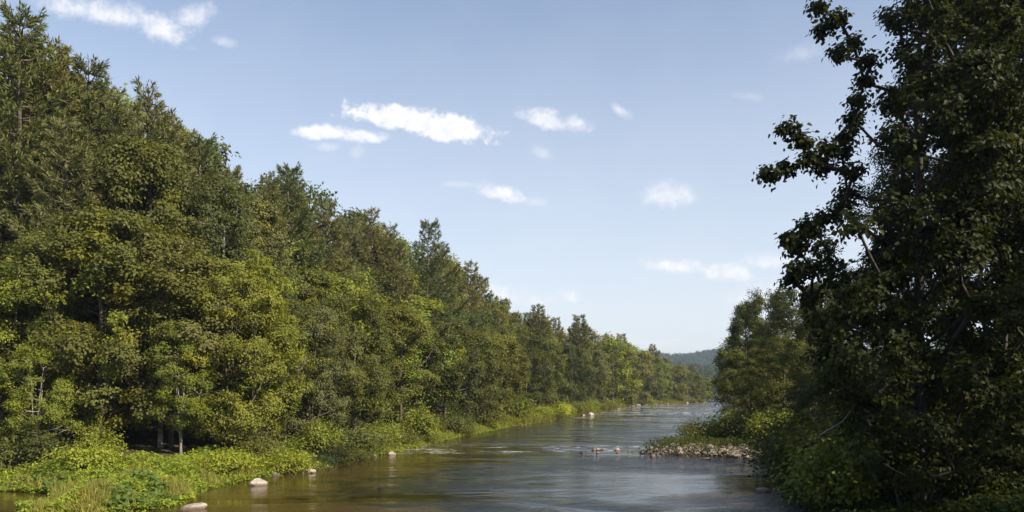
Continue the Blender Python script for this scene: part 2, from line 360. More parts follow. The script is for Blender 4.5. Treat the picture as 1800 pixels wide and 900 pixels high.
def pine(rng, name, H=24.0, R=4.0, z0=.15, tufts=26, blades=15, blade=.42, bw=.07):
    """white pine: straight trunk, irregular whorls of near-level boughs with upswept plumes of needles"""
    segs = []; zs = np.linspace(-.6, H, 16); off = np.cumsum(rng.normal(0, .05, (16, 2)), 0)
    tp = np.concatenate([off, zs[:, None]], 1)
    for i in range(15):
        r0 = .26 * (1 - zs[i] / H) ** .8 + .02 if zs[i] > 0 else .30; r1 = .26 * (1 - zs[i + 1] / H) ** .8 + .015 if zs[i + 1] > 0 else .28
        segs.append((*tp[i], r0, *tp[i + 1], r1))
    C, N, D, L = [], [], [], []; z = H * z0
    while z < H - .5:
        t_ = (z - H * z0) / (H * (1 - z0)); base = np.array([np.interp(z, zs, off[:, 0]), np.interp(z, zs, off[:, 1]), z])
        prof = min(1, 1.35 * (1 - t_) ** .8 + .05) * (.80 + .20 * math.sin(2.2 + z * 1.3))
        nb = int(rng.integers(4, 7))
        a0 = rng.uniform(0, 6.28)
        for k in range(nb):
            a = a0 + k * 6.283 / nb + rng.normal(0, .25); ln = R * prof * rng.uniform(.55, 1.15) + .25
            h = np.array([math.cos(a), math.sin(a), 0]); side = np.array([-h[1], h[0], 0]); rise = .05 + .55 * t_ ** 1.5
            pts = [base + h * ln * s + np.array([0, 0, ln * (rise * s + .22 * s * s - .12 * math.sin(math.pi * s))]) for s in (0, .33, .66, 1)]
            for q in range(3): segs.append((*pts[q], .05 * (1 - q / 3.3) + .01, *pts[q + 1], .05 * (1 - (q + 1) / 3.3) + .008))
            nt = max(3, int(tufts * ln / R * 1.2)); 
            for q in range(nt):
                s = 1 - .72 * (q / nt) ** 1.1; i0 = min(int(s * 3), 2); fr = s * 3 - i0; c = pts[i0] * (1 - fr) + pts[i0 + 1] * fr if s < 1 else pts[3]
                lat = rng.normal(0, .30) * ln * (1.15 - s) if q else 0; c = c + side * lat + h * abs(lat) * .3 + np.array([0, 0, abs(lat) * .15 + rng.normal(.04, .05)])
                d = unit(rng.normal(0, .5, (blades, 3)) + h * .75 + side * np.sign(lat) * .35 + np.array([0, 0, .45]))
                C.append(np.repeat(c[None], blades, 0) + rng.normal(0, .07, (blades, 3))); D.append(d); N.append(unit(rng.normal(0, 1, (blades, 3)))); L.append(blade * rng.uniform(.7, 1.25, blades))
        z += rng.uniform(.60, .95) * (H / 24)
    for k in range(12):   # leader
        C.append(tp[-1][None] + [[0, 0, -.08 * k]]); D.append(unit(rng.normal(0, .5, (1, 3)) + [0, 0, 1])); N.append(unit(rng.normal(0, 1, (1, 3)))); L.append(np.array([.35]))
    C, N, D, L = map(np.concatenate, (C, N, D, L)); n = len(C)
    V, f = tubes(segs, 6)
    N = unit(np.cross(D, N))
    return mesh_np(name + '_trunk', V, f, M_BARK, True), foliage_mesh(name + '_crown', C, N, D, L, np.full(n, bw) * (L / blade), M_NEEDLE, rng.uniform(0, 1, n), rng.uniform(0, .7, n) ** 2)

rg = np.random.default_rng(5)
NEARB = [broadleaf(rg, 'near_broadleaf', 16, z0, R, nb, 8, 40, .19, top=tp, lean=ln, fine=True, bough_r=br, bark=bk, stems=st)
         for z0, R, nb, tp, ln, br, bk, st in ((1.8, 4.2, 85, .72, .1, 1.15, M_BARK, 1), (2.6, 3.8, 75, .80, -.1, 1.05, M_BARK, 1), (1.2, 4.6, 95, .66, 0, 1.25, M_BARK, 2), (3.0, 4.0, 80, .78, .2, 1.1, M_PALEBARK, 3))]
MIDB = [broadleaf(rg, 'mid_broadleaf', 16, z0, R, nb, 6, 26, .30, top=tp, bough_r=1.3, spread=.6) for z0, R, nb, tp in ((1.5, 4.2, 70, .72), (2.0, 3.7, 62, .82), (1.2, 4.6, 80, .66), (2.6, 3.9, 60, .76))]
FARB = [broadleaf(rg, 'far_broadleaf', 16, z0, R, nb, 5, 16, .48, top=tp, bough_r=1.35, spread=.7) for z0, R, nb, tp in ((1.0, 4.2, 60, .70), (1.2, 3.8, 56, .80), (.8, 4.5, 64, .66))]
NEARP = [pine(rg, 'near_pine', 24, R) for R in (4.4, 5.2, 4.7)]
FARP = [pine(rg, 'far_pine', 24, R, tufts=16, blades=11, blade=.75, bw=.15) for R in (4.5, 5.0)]
NATIVE = {}
for pr, h in [(q, 16.0) for q in NEARB + MIDB + FARB] + [(q, 24.0) for q in NEARP + FARP]: NATIVE[pr[1].name] = h

ALL_TREES = []
def tree(pr, kind, x, y, H, color, label, cat='tree', group=None, rot=None, wide=1.0, sink=0.1):
    h = NATIVE[pr[1].name]; s = H / h
    r = link(kind, None); r.location = (x, y, g1(x, y) - sink); r.rotation_euler = (RNG.normal(0, .02), RNG.normal(0, .02), RNG.uniform(0, 6.28) if rot is None else rot)
    r.scale = (s * wide, s * wide, s)
    tag(r, label, cat, group)
    link('trunk', pr[0], r); c = link('crown', pr[1], r); c.color = (*color, 1)
    ALL_TREES.append((x, y)); return r
def wx_(px, Y): return (px - HX) / F * Y
def ztop(py, Y): return CH + (HY - py) / F * Y

# leaf colours (reflectance)
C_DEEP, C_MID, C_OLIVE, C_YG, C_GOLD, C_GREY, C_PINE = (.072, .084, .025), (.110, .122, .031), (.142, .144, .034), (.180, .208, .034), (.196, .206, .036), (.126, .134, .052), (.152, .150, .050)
def jit(c, a=.14):
    f = 1 + RNG.normal(0, a); g = RNG.normal(0, a * .5); return tuple(max(.004, v * f * m_) for v, m_ in zip(c, (1 + g, 1, 1 - g)))

# --- left bank: trees of the front row, each where it stands in the photograph
FRONT = [  # column, distance, top row, prototype, colour, crown width, kind, label
    (-70, 45, 520, 0, C_OLIVE, 1.0, 'broadleaf_tree', 'olive broadleaf tree at the edge of the forest, nearest the inlet'),
    (8, 47, 470, 2, C_YG, 1.0, 'broadleaf_tree', 'yellow-green broadleaf tree above the small inlet at the picture edge'),
    (60, 45, 600, 3, C_YG, 1.1, 'broadleaf_tree', 'low bright yellow-green tree with pale thin stems behind the inlet'),
    (118, 48, 560, 1, C_OLIVE, .95, 'broadleaf_tree', 'small olive tree between the inlet and the tall yellowish tree'),
    (190, 50, 410, 0, C_YG, .9, 'broadleaf_tree', 'tall yellowish-green tree left of the dark hollow under the trees'),
    (255, 56, 470, 1, C_DEEP, .9, 'broadleaf_tree', 'dark green tree set back above the dark hollow with bare trunks'),
    (318, 49, 560, 3, C_YG, .95, 'pale_stemmed_tree', 'pale multi-stemmed tree standing in the dark hollow behind the bright undergrowth'),
    (405, 51, 478, 2, C_GOLD, .95, 'broadleaf_tree', 'golden-tinged tree, the yellowest of the bank, behind the large white boulder'),
    (468, 56, 520, 0, C_GOLD, .8, 'broadleaf_tree', 'slimmer golden-olive tree directly beside the yellowest one'),
    (548, 61, 545, 2, C_GREY, 1.0, 'broadleaf_tree', 'grey-green bushy tree behind the flat wedge-shaped shore rock'),
    (625, 68, 520, 0, C_MID, 1.0, 'broadleaf_tree', 'mid green rounded tree behind the leafy bank by the pale round rock'),
    (705, 76, 535, 1, C_OLIVE, 1.1, 'broadleaf_tree', 'yellow-olive tree where the bright undergrowth strip narrows'),
]
for px, Y, ty, k, c, wd, kind, lab in FRONT:
    x = wx_(px, Y); tree(NEARB[k], kind, x, Y, ztop(ty, Y) - g1(x, Y), jit(c, .05), lab, group='shoreline trees of the near bank', wide=wd)
FRONT2 = [(782, 89, 555, 2, C_DEEP), (838, 99, 575, 0, C_MID), (880, 110, 590, 3, C_OLIVE), (925, 126, 590, 2, C_DEEP), (968, 141, 600, 1, C_MID), (1005, 155, 605, 0, C_DEEP), (1040, 175, 610, 3, C_GREY)]
L2 = ['dark green tree rising straight from the bank beyond the bright strip', 'mid green tree beside the first dark one along the far shore', 'olive tree above the low leafy bank before the pair of shore boulders', 'broad dark tree behind the first pale boulder of the far shore',
      'mid green tree behind the gap between two pale shore boulders', 'dark rounded tree just past the second pale shore boulder', 'grey-green tree before the bright yellow-green one at the bend']
for (px, Y, ty, k, c), lab in zip(FRONT2, L2):
    x = wx_(px, Y); tree(MIDB[k], 'broadleaf_tree', x, Y, ztop(ty, Y) - g1(x, Y), jit(c, .05), lab, group='shoreline trees before the bend', wide=1.05)
FRONT3 = [(1077, 202, 592, 0, C_YG), (1100, 236, 612, 1, C_OLIVE), (1122, 262, 618, 2, C_OLIVE), (1146, 284, 628, 0, C_MID), (1168, 298, 640, 1, C_YG), (1190, 312, 640, 2, C_OLIVE), (1210, 322, 650, 0, C_MID), (1228, 333, 658, 1, C_OLIVE), (1241, 350, 668, 2, C_YG)]
for i, (px, Y, ty, k, c) in enumerate(FRONT3):
    x = wx_(px, Y); lab = 'bright yellow-green tree standing at the bend of the far shore' if i == 0 else ('last small tree where the far bank meets the water gap' if i == 8 else 'olive-green tree above the pale rocks of the distant shore')
    tree(FARB[k], 'broadleaf_tree', x, Y, ztop(ty, Y) - g1(x, Y), jit(c, .08), lab, group='distant shore trees above the pale rocks', wide=1.0)

# skyline of the left bank, photo columns -> rows
SIL = np.array([(-300, -200), (-100, -40), (0, 30), (70, 95), (150, 125), (230, 172), (310, 205), (355, 262), (440, 305), (510, 305), (590, 365), (630, 390), (700, 415), (790, 470), (860, 515), (910, 548), (950, 545), (1000, 565), (1070, 588), (1120, 612), (1150, 622), (1200, 648), (1245, 670), (1300, 680)], float)
def sil(px): return float(np.interp(px, SIL[:, 0], SIL[:, 1]))
# pines that break the skyline
PINES = [(18, 56, 8, 1, 'tallest pine at the upper corner of the wooded bank'), (62, 60, 62, 0, 'tall pine stepping down from the corner pine'), (112, 60, 72, 2, 'rounded bluish pine top standing clear of the upper slope'),
         (160, 62, 108, 1, 'pine just below the rounded bluish pine top'), (205, 64, 150, 0, 'pine filling the saddle between the two rounded pine tops'), (266, 66, 143, 2, 'pine with a rounded plume top between two saddles of the slope'),
         (305, 68, 190, 0, 'pine leaning off the slope beside the rounded plume top'), (345, 70, 238, 1, 'pine with ragged tip above the long even stretch of canopy'), (470, 84, 300, 2, 'smooth green pine left of the broad pine crown'), (508, 86, 290, 1, 'broad light green pine crown in the middle of the slope'),
         (548, 88, 316, 0, 'pine on the descending shoulder of the broad pine crown'), (580, 90, 345, 2, 'short dark pine at the foot of the broad crown'), (658, 102, 362, 0, 'dark pine, first of the three separate spires'), (688, 104, 388, 2, 'low pine between the first two spires'),
         (738, 110, 388, 1, 'dark layered pine, the middle and largest of three spires'), (768, 114, 425, 0, 'pine tucked under the middle spire'), (822, 124, 455, 2, 'small feathery pine, last and lowest of the three spires'), (845, 128, 485, 1, 'little pine just beyond the feathery one')]
for px, Y, ty, k, lab in PINES:
    x = wx_(px, Y); H = ztop(ty, Y) - g1(x, Y)
    tree(NEARP[k], 'white_pine', x, Y, H, jit(C_PINE if k != 1 else (.105, .125, .036), .08), lab, 'pine', 'pines breaking the skyline of the wooded bank', wide=1.05 if H < 25 else .95)
for px, Y, ty, lab in [(948, 165, 538, 'round-topped dark tree above the pair of shore boulders'), (1018, 190, 556, 'dark tree poking above the canopy before the bend'), (1086, 262, 588, 'dark spire behind the bright tree at the bend'), (1147, 325, 606, 'dark conical tree standing before the distant hills'), (1216, 360, 640, 'dark narrow tree near the end of the bank')]:
    x = wx_(px, Y); tree(FARP[len(lab) % 2], 'white_pine', x, Y, ztop(ty, Y) - g1(x, Y), jit(C_PINE, .05), lab, 'pine', 'pines beyond the three spires', wide=1.25)

# --- the forest behind: rows inland of the shore
def arc_points(poly, y0, y1, sp):
    P = np.array(poly, float); out = []; s = 0
    for a, b in zip(P[:-1], P[1:]):
        L = np.linalg.norm(b - a); 
        while s < L:
            q = a + (b - a) * s / L
            if y0 <= q[1] <= y1: out.append((q, (b - a) / L))
            s += sp(q)
        s -= L
    return out
SHORE = [(-36, 42)] + [(-25.4, 42), (-17.5, 44), (-14.8, 47)] + LEFT[14:33]
ROWDEF = [(9, .78, 'second row'), (15, .93, 'third row'), (23, .98, 'crest'), (33, .94, 'rear')]
ZONE = [(70, 'near the inlet and boulders'), (115, 'beyond the leafy bank'), (210, 'before the river bend'), (1e9, 'along the distant shore')]
for ri, (off, frac, rname) in enumerate(ROWDEF):
    for q, tdir in arc_points(SHORE, 38, 352, lambda q: max(5.2, .045 * q[1]) * (1 + .12 * ri)):
        nrm = np.array([-tdir[1], tdir[0]]); o = off * (1 + RNG.normal(0, .10)) * (1 + .0012 * q[1]); x, y = q + nrm * o + RNG.normal(0, .9, 2)
        px = HX + F * x / y
        if px < -330: continue
        Hs = ztop(sil(px) + 2 + abs(RNG.normal(0, 10)) * 60 / y, y) - g1(x, y)
        H = min(Hs * (1 if ri > 1 else 1), (14, 20, 28, 30)[ri] * RNG.uniform(.88, 1.1))
        if H < 7: H = 7
        if y > 200 and ri == 3: continue
        conif = RNG.uniform() < (.05, .2, .5, .45)[ri]
        zone = next(i for i, z_ in enumerate(ZONE) if y < z_[0]); zn = ZONE[zone][1]
        if conif and H > 14:
            pr = NEARP[int(RNG.integers(3))] if y < 130 else FARP[int(RNG.integers(2))]
            tree(pr, 'white_pine', x, y, H, jit(C_PINE), 'dull green pine merging into the %s of forest %s' % (rname, zn), 'pine', 'pines in the %s, %s' % (rname, zn), wide=min(1.3, max(.9, 24 / H * .95)))
        else:
            c = [C_DEEP, C_MID, C_OLIVE, C_GREY, C_OLIVE, C_YG][int(RNG.choice(6, p=[.24, .26, .2, .14, .1, .06]))]
            if y > 200: c = [C_OLIVE, C_MID, C_YG][int(RNG.integers(3))]
            prs = NEARB if y < 75 and ri < 2 else (MIDB if y < 190 else FARB)
            tree(prs[int(RNG.integers(len(prs)))], 'broadleaf_tree', x, y, H, jit(c), 'green broadleaf tree within the %s of forest %s' % (rname, zn), 'tree', 'broadleaf trees in the %s, %s' % (rname, zn), wide=max(.85, min(1.35, 17 / H)))

# --- right bank, middle distance
RB = [  # px, distance, top row, proto, colour, wide
    (1312, 96, 528, 1, (.085, .105, .028), .95, 'slender olive-green tree leaning over the water at the narrowing'), (1345, 90, 512, 0, C_DEEP, .9, 'mid green tree beside the slender olive one, behind the gravel bar'), (1395, 84, 505, 2, C_DEEP, 1., 'dark tree rising behind the grassy end of the gravel bar'),
    (1290, 118, 590, 1, C_MID, 1.2, 'low dark tree overhanging the narrow far channel'), (1322, 78, 610, 0, C_MID, 1.3, 'squat dark tree with lit sprays just behind the gravel bar'), (1376, 71, 590, 0, C_MID, 1.1, 'small sunflecked tree at the root of the gravel bar'),
    (1450, 64, 490, 1, C_DEEP, 1.1, 'dark tree between the gravel bar and the big overhanging tree'), (1430, 52, 660, 3, C_DEEP, 1.4, 'low shaded tree at the mouth of the shaded backwater'), (1480, 46, 600, 0, C_DEEP, 1.2, 'shaded tree behind the pale fallen stick'),
    (1345, 140, 560, 0, C_MID, 1., 'background tree seen above the squat dark tree'), (1450, 110, 500, 2, C_MID, 1., 'background tree seen above the root of the gravel bar')]
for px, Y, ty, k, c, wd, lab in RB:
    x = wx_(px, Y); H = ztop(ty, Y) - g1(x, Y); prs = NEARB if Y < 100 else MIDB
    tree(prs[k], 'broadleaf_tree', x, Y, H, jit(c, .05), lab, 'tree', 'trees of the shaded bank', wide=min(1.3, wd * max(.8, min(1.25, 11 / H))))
for i in range(26):   # the shaded bank continues upstream, mostly hidden
    s = i / 25; Y = 135 + 330 * s; xs = np.interp(Y, [130, 160, 205, 280, 350, 410, 468], [34.5, 43, 56, 74, 91, 108, 124]); x = xs + 6 + RNG.uniform(0, 7) 
    if i % 3 == 2: x += 9
    tree((MIDB if Y < 190 else FARB)[int(RNG.integers(3))], 'broadleaf_tree', x, Y, RNG.uniform(12, 17), jit(C_DEEP), 'distant dark tree lining the narrow far channel', 'tree', 'dark trees lining the far channel')

# --- right bank, near: big overhanging tree with its own limb system
rt = np.random.default_rng(21)
TX, TY = wx_(1618, 27.5), 27.5; TZ = g1(TX, TY)
def W3(px, py, Y): return np.array([wx_(px, Y) - TX, Y - TY, ztop(py, Y) - TZ])
cs = []
edge = [(1440, 8, 26), (1448, 48, 26.5), (1475, 30, 27), (1500, 75, 26), (1478, 92, 25.5), (1530, 105, 26), (1520, 140, 27), (1512, 175, 26), (1500, 205, 27), (1490, 235, 26), (1455, 258, 25.5), (1420, 275, 25.5), (1388, 222, 25.5), (1408, 245, 25.6), (1385, 292, 25.3), (1352, 302, 25.2), (1450, 290, 25.8), (1480, 265, 26.3),
        (1500, 300, 26), (1490, 335, 27), (1480, 365, 26), (1450, 380, 26.5), (1418, 396, 26), (1388, 416, 25.7), (1400, 430, 26.4), (1435, 400, 26), (1400, 468, 26), (1395, 490, 26), (1430, 470, 27), (1425, 520, 27), (1440, 560, 27), (1460, 620, 27)]
for px, py, Y in edge: cs.append(W3(px, py, Y + rt.normal(0, .3)))
while len(cs) < 310:
    py = rt.uniform(-120, 880); xl = np.interp(py, [-120, 0, 100, 200, 300, 400, 500, 600, 700, 800, 900], [1500, 1520, 1575, 1570, 1550, 1460, 1430, 1440, 1480, 1530, 1570]); px = rt.uniform(xl, 1800)
    cs.append(W3(px, py, rt.uniform(23.6, 30.5)))
tk, cr = broadleaf(rt, 'overhanging_tree', 20.5, 2, 6, boughs=0, top=1, centres=np.array(cs), tips_per=9, leaves_per=23, leaf=.165, fine=True, spread=.30, trunk_r=.23, bough_r=np.where(np.arange(len(cs)) < len(edge), .24, .70) * rt.uniform(.7, 1.25, len(cs)), bark=M_DARKBARK)
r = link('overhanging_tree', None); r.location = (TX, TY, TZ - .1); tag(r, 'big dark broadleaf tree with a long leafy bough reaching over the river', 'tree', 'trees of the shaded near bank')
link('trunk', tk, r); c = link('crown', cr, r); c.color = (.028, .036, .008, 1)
BIG = broadleaf(rt, 'big_broadleaf', 20, 2.0, 5.4, 120, 9, 42, .135, top=.70, fine=True, bough_r=1.0, trunk_r=.28, bark=M_DARKBARK); NATIVE[BIG[1].name] = 20.0
BIG2 = broadleaf(rt, 'big_broadleaf', 20, 1.2, 5.0, 120, 9, 42, .135, top=.66, fine=True, bough_r=1.05, trunk_r=.24, bark=M_DARKBARK); NATIVE[BIG2[1].name] = 20.0
NR = [(20.0, 30, 21, 'tall dark tree crowding in behind the big overhanging tree'), (23.5, 26, 17, 'dark tree closing the picture edge beside the big overhanging tree'), (24.5, 38, 19, 'dark tree standing between the backwater and the big overhanging tree'), (23, 34, 22, 'shaded tree deep in the wood behind the picture-edge tree'),
      (22.5, 44, 17, 'shaded tree behind the small backwater'), (28, 40, 22, None), (24, 15, 15.5, None), (33, 32, 22, None), (33, 70, 12, None), (34, 46, 13, None), (44, 100, 18, None), (40, 60, 14, None), (19.5, 12, 14, None), (22, 4, 16, None), (18, -5, 20, None), (26, -3, 21, None), (27, 9, 20, None), (21, -14, 20, None)]  # those without their own label are unseen, several added to shade the near bank
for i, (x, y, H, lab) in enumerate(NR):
    tree((BIG, BIG2)[i % 2], 'broadleaf_tree', x, y, H, jit((.028, .038, .011), .08), lab or 'unseen dark tree added to the shaded wood', 'tree', 'trees of the shaded near bank' if lab else 'unseen trees added to the shaded wood')

# ------------------------------------------------------------------ shrubs
def shrub_mesh(rng, name, R=1.3, H=1.8, n=2600, leaf=.13, mat=M_HERB):
    st = []; C = []; cl = []
    nb = 26
    for i in range(nb):
        a = rng.uniform(0, 6.28); rr = R * math.sqrt(rng.uniform()) * .95; z = H * (.35 + .6 * rng.uniform() * (1 - .5 * (rr / R) ** 2)); q = np.array([math.cos(a) * rr, math.sin(a) * rr, z])
        st.append((0, 0, -.2, .03, *(q * [.35, .35, .55]), .018)); st.append((*(q * [.35, .35, .55]), .018, *q, .006))
        k = n // nb; off = rng.normal(0, 1, (k, 3)) * [.27 * R, .27 * R, .16 * H]; C.append(q * [1, 1, .92] + off); cl += [rng.uniform() ** 2] * k
    C = np.concatenate(C); C = C[C[:, 2] > .05]; cl = np.array(cl)[:len(C)]; m_ = len(C)
    o = unit(C * [1, 1, .5]); N = unit(rng.normal(0, .5, (m_, 3)) + o * .5 + [0, 0, .6]); D = unit(o + rng.normal(0, .5, (m_, 3)) + [0, 0, -.2])
    L = leaf * rng.uniform(.7, 1.35, m_); V, f = tubes(st, 4)
    return mesh_np(name + '_stems', V, f, M_BARK, True), foliage_mesh(name + '_foliage', C, N, D, L, L * .62, mat, rng.uniform(0, 1, m_), cl, True)
SHR = [shrub_mesh(rg, 'shrub', 1.4, 1.8), shrub_mesh(rg, 'shrub', 1.2, 2.4, 3000, .15), shrub_mesh(rg, 'shrub', 1.7, 1.5, 3400)]
def shrub(k, x, y, s, color, label, group=None, sz=1.0):
    r = link('shrub', None); r.location = (x, y, g1(x, y) - .03); r.rotation_euler.z = RNG.uniform(0, 6.28); r.scale = (s, s, s * sz); tag(r, label, 'shrub', group)
    link('stems', SHR[k][0], r); c = link('foliage', SHR[k][1], r); c.color = (*color, 1)
C_LIME = (.25, .28, .036)
SH = [(505, 47.5, 1.0, C_LIME, 'rounded bright lime shrub between the large white boulder and the wedge rock'), (170, 45, .9, C_YG, 'bright bush at the edge of the dark hollow'), (395, 44.5, .9, C_LIME, 'lime bush on the bank above the large white boulder'), (470, 50, 1.1, C_OLIVE, 'brownish-olive bush under the golden trees'),
      (560, 55, 1.1, C_YG, 'yellow-green bush above the wedge-shaped rock'), (620, 60, 1.2, C_MID, 'mid green bush above the round pale rock'), (665, 65, 1.2, C_YG, 'pale yellow-green bush on the narrowing leafy bank'), (735, 74, 1.3, C_YG, 'bush at the end of the bright leafy bank'), (150, 42, 1.0, C_LIME, 'bright bush on the grassy spit'), (25, 43, 1.2, C_MID, 'dark green bush beside the inlet'),
      (80, 43.5, .9, C_DEEP, 'small dark bush at the back of the inlet'), (790, 86, 1.3, C_MID, 'shore bush below the first dark tree'), (850, 99, 1.4, C_OLIVE, 'olive shore bush below the olive tree'), (910, 118, 1.6, C_YG, 'light shore bush before the first far boulder'), (1010, 152, 1.6, C_OLIVE, 'low shore bush between the far boulders')]
for i, (px, Y, s, c, lab) in enumerate(SH): shrub(i % 3, wx_(px, Y), Y, s, jit(c, .06), lab, 'shrubs along the sunny shore')
# shrubs right bank: explicit world spots
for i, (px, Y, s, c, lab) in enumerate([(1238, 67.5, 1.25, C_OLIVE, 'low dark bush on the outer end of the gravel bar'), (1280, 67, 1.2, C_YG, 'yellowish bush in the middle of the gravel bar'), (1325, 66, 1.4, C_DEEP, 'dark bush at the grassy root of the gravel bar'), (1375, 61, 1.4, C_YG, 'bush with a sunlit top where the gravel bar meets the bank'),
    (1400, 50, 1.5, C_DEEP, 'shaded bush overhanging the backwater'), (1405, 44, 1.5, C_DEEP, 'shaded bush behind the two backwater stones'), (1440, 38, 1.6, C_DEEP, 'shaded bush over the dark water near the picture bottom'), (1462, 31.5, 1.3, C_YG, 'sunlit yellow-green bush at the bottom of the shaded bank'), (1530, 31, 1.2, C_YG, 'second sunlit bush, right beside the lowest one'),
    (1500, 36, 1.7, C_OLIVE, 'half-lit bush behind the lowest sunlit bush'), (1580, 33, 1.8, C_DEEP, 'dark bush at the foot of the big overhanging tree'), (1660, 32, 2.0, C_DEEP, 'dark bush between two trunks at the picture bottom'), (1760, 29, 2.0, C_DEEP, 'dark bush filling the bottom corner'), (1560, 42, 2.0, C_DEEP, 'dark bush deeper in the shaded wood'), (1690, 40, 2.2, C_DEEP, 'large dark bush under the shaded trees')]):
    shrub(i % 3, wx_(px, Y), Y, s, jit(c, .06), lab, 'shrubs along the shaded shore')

SHL = np.array(LEFT[15:32])
for i in range(44):
    Y = 50 * (300 / 50) ** ((i + RNG.uniform(0, .9)) / 44); x = np.interp(Y, SHL[:, 1], SHL[:, 0]) - RNG.uniform(.2, 2.2)
    shrub(int(RNG.integers(3)), x, Y, RNG.uniform(.45, .95) * (1 if Y < 120 else 1.4), jit([C_YG, C_MID, C_OLIVE, C_LIME, C_DEEP][int(RNG.integers(5))]), 'low leafy bush hanging over the waterline of the sunny bank', 'bushes hanging over the sunny waterline', RNG.uniform(.6, 1.1))
# ------------------------------------------------------------------ undergrowth (uncountable)
def herb_cover(name, n, sampler, hfun, leaf, color, rng, blades=False, mat=M_HERB):
    P = sampler(n); x, y = P.T; z = ground(x, y); ok = z > -.5; z = np.maximum(z, -.02); x, y, z = x[ok], y[ok], z[ok]; m_ = len(x)
    hh = hfun(x, y); top = hh * np.clip(1 - rng.uniform(0, 1, m_) ** 1.6 * .9, 0, 1); C = np.stack([x, y, z + top], 1)
    if blades: D = unit(rng.normal(0, .35, (m_, 3)) + [0, 0, 1]); N = unit(np.cross(D, rng.normal(0, 1, (m_, 3)))); C[:, 2] = z - .02; L = hh * rng.uniform(.5, 1.1, m_); W = np.full(m_, leaf)
    else: N = unit(rng.normal(0, .45, (m_, 3)) + [.1, -.1, .9]); D = unit(rng.normal(0, 1, (m_, 3)) * [1, 1, .4]); L = leaf * rng.uniform(.6, 1.4, m_); W = L * .65
    cl = np.clip(.5 + .6 * wob(x, y, 1.1) + rng.normal(0, .15, m_), 0, 1)
    o = link(name, foliage_mesh(name, C, N, D, L, W, mat, rng.uniform(0, 1, m_), cl)); o.color = (*color, 1); return o
def shore_sampler(poly, rng, dmax, y0, y1, power=1.0, side=1):
    P = np.array(poly, float); seg = np.linalg.norm(P[1:] - P[:-1], axis=1); wts = seg * ((P[1:, 1] + P[:-1, 1]) / 2 >= y0) * ((P[1:, 1] + P[:-1, 1]) / 2 <= y1) / np.maximum((P[1:, 1] + P[:-1, 1]) / 2, 20) ** power
    def f(n):
        i = rng.choice(len(seg), n, p=wts / wts.sum()); t_ = rng.uniform(0, 1, n)[:, None]; q = P[i] + (P[i + 1] - P[i]) * t_; d = (P[i + 1] - P[i]) / seg[i][:, None]
        nr = np.stack([-d[:, 1], d[:, 0]], 1) * side; return q + nr * (rng.uniform(-.07, 1, n) ** 1.0 * dmax)[:, None]
    return f
hu = lambda x, y: np.clip(.50 + .45 * wob(x, y, 1.3) + .25 * wob(x, y, 3.1), .12, 1.4) * np.clip(.35 + seg_dist(np.stack([x, y], 1), POLY, np.roll(POLY, -1, 0)) * .30, .3, .95)
tag(herb_cover('undergrowth', 150000, shore_sampler(LEFT[2:22], rg, 5.6, 30, 125, 1.0), hu, .14, (.215, .265, .034), rg), 'bright yellow-green leafy undergrowth covering the sunny bank', 'undergrowth', kind='stuff')
tag(herb_cover('broad_weeds', 11000, shore_sampler(LEFT[3:22], rg, 5, 30, 110, 1.1), lambda x, y: np.clip(-.15 + 1.3 * wob(x, y, .8), .05, 1.3), .27, (.11, .165, .035), rg), 'darker broad-leaved weeds growing in patches on the sunny bank', 'weeds', kind='stuff')
tag(herb_cover('tall_grass', 26000, shore_sampler(LEFT[3:22], rg, 3.4, 30, 125, 1.0), lambda x, y: np.clip(.55 + .55 * wob(x, y, 1.9), .1, 1.25), .035, (.24, .23, .06), rg, True), 'pale grass blades standing among the leafy plants at the waterline', 'grass', kind='stuff')
tag(herb_cover('shore_grass', 40000, shore_sampler(LEFT[20:31], rg, 5, 110, 340, .6), lambda x, y: np.full_like(x, .9), .10, (.17, .17, .03), rg, True), 'pale yellow-green grass fringe along the distant shore', 'grass', kind='stuff')
def bar_s(n): q = rg.normal(0, 1, (n, 2)) * [3.6, 4.0] + [17.5, 69.5]; return q[(q[:, 0] > 12.3 - .0 * q[:, 1]) & (q[:, 1] > 62.8 - .25 * (q[:, 0] - 12))]
tag(herb_cover('bar_grass', 26000, bar_s, lambda x, y: np.clip(.6 + .35 * wob(x, y, 1.1), .2, 1.2), .04, (.15, .16, .035), rg, True), 'olive grass and weeds growing on the gravel bar', 'grass', kind='stuff')
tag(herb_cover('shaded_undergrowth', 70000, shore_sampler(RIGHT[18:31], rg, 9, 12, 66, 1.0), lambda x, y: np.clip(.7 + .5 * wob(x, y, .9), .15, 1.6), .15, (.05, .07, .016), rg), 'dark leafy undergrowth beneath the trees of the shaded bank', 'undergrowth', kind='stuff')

# ------------------------------------------------------------------ rocks
m_rock, t, out = new_mat('river_rock')
tc = t.node('ShaderNodeTexCoord'); oi = t.node('ShaderNodeObjectInfo'); n1 = t.noise(tc.outputs['Object'], 3, 6, .65); n2 = t.noise(tc.outputs['Object'], 14, 5, .7)
c1 = t.mix(t.ramp(n1, .35, .65), (.62, .58, .52, 1), (1, .98, .95, 1)); c1 = t.mix(t.ramp(n2, .55, .75), c1, (.45, .40, .34, 1))
mm = t.mix(1.0, c1, oi.outputs['Color'], 'MULTIPLY')
geo = t.node('ShaderNodeNewGeometry'); s3 = t.node('ShaderNodeSeparateXYZ'); t.l.new(geo.outputs['Position'], s3.inputs[0])
wet = t.ramp(s3.outputs['Z'], .05, .16, 1, 0)
p = t.node('ShaderNodeBsdfPrincipled'); t.set(p.inputs['Base Color'], t.mix(wet, mm, t.mix(1.0, mm, (.35, .30, .24, 1), 'MULTIPLY'))); t.set(p.inputs['Roughness'], t.ramp(wet, 0, 1, .85, .3))
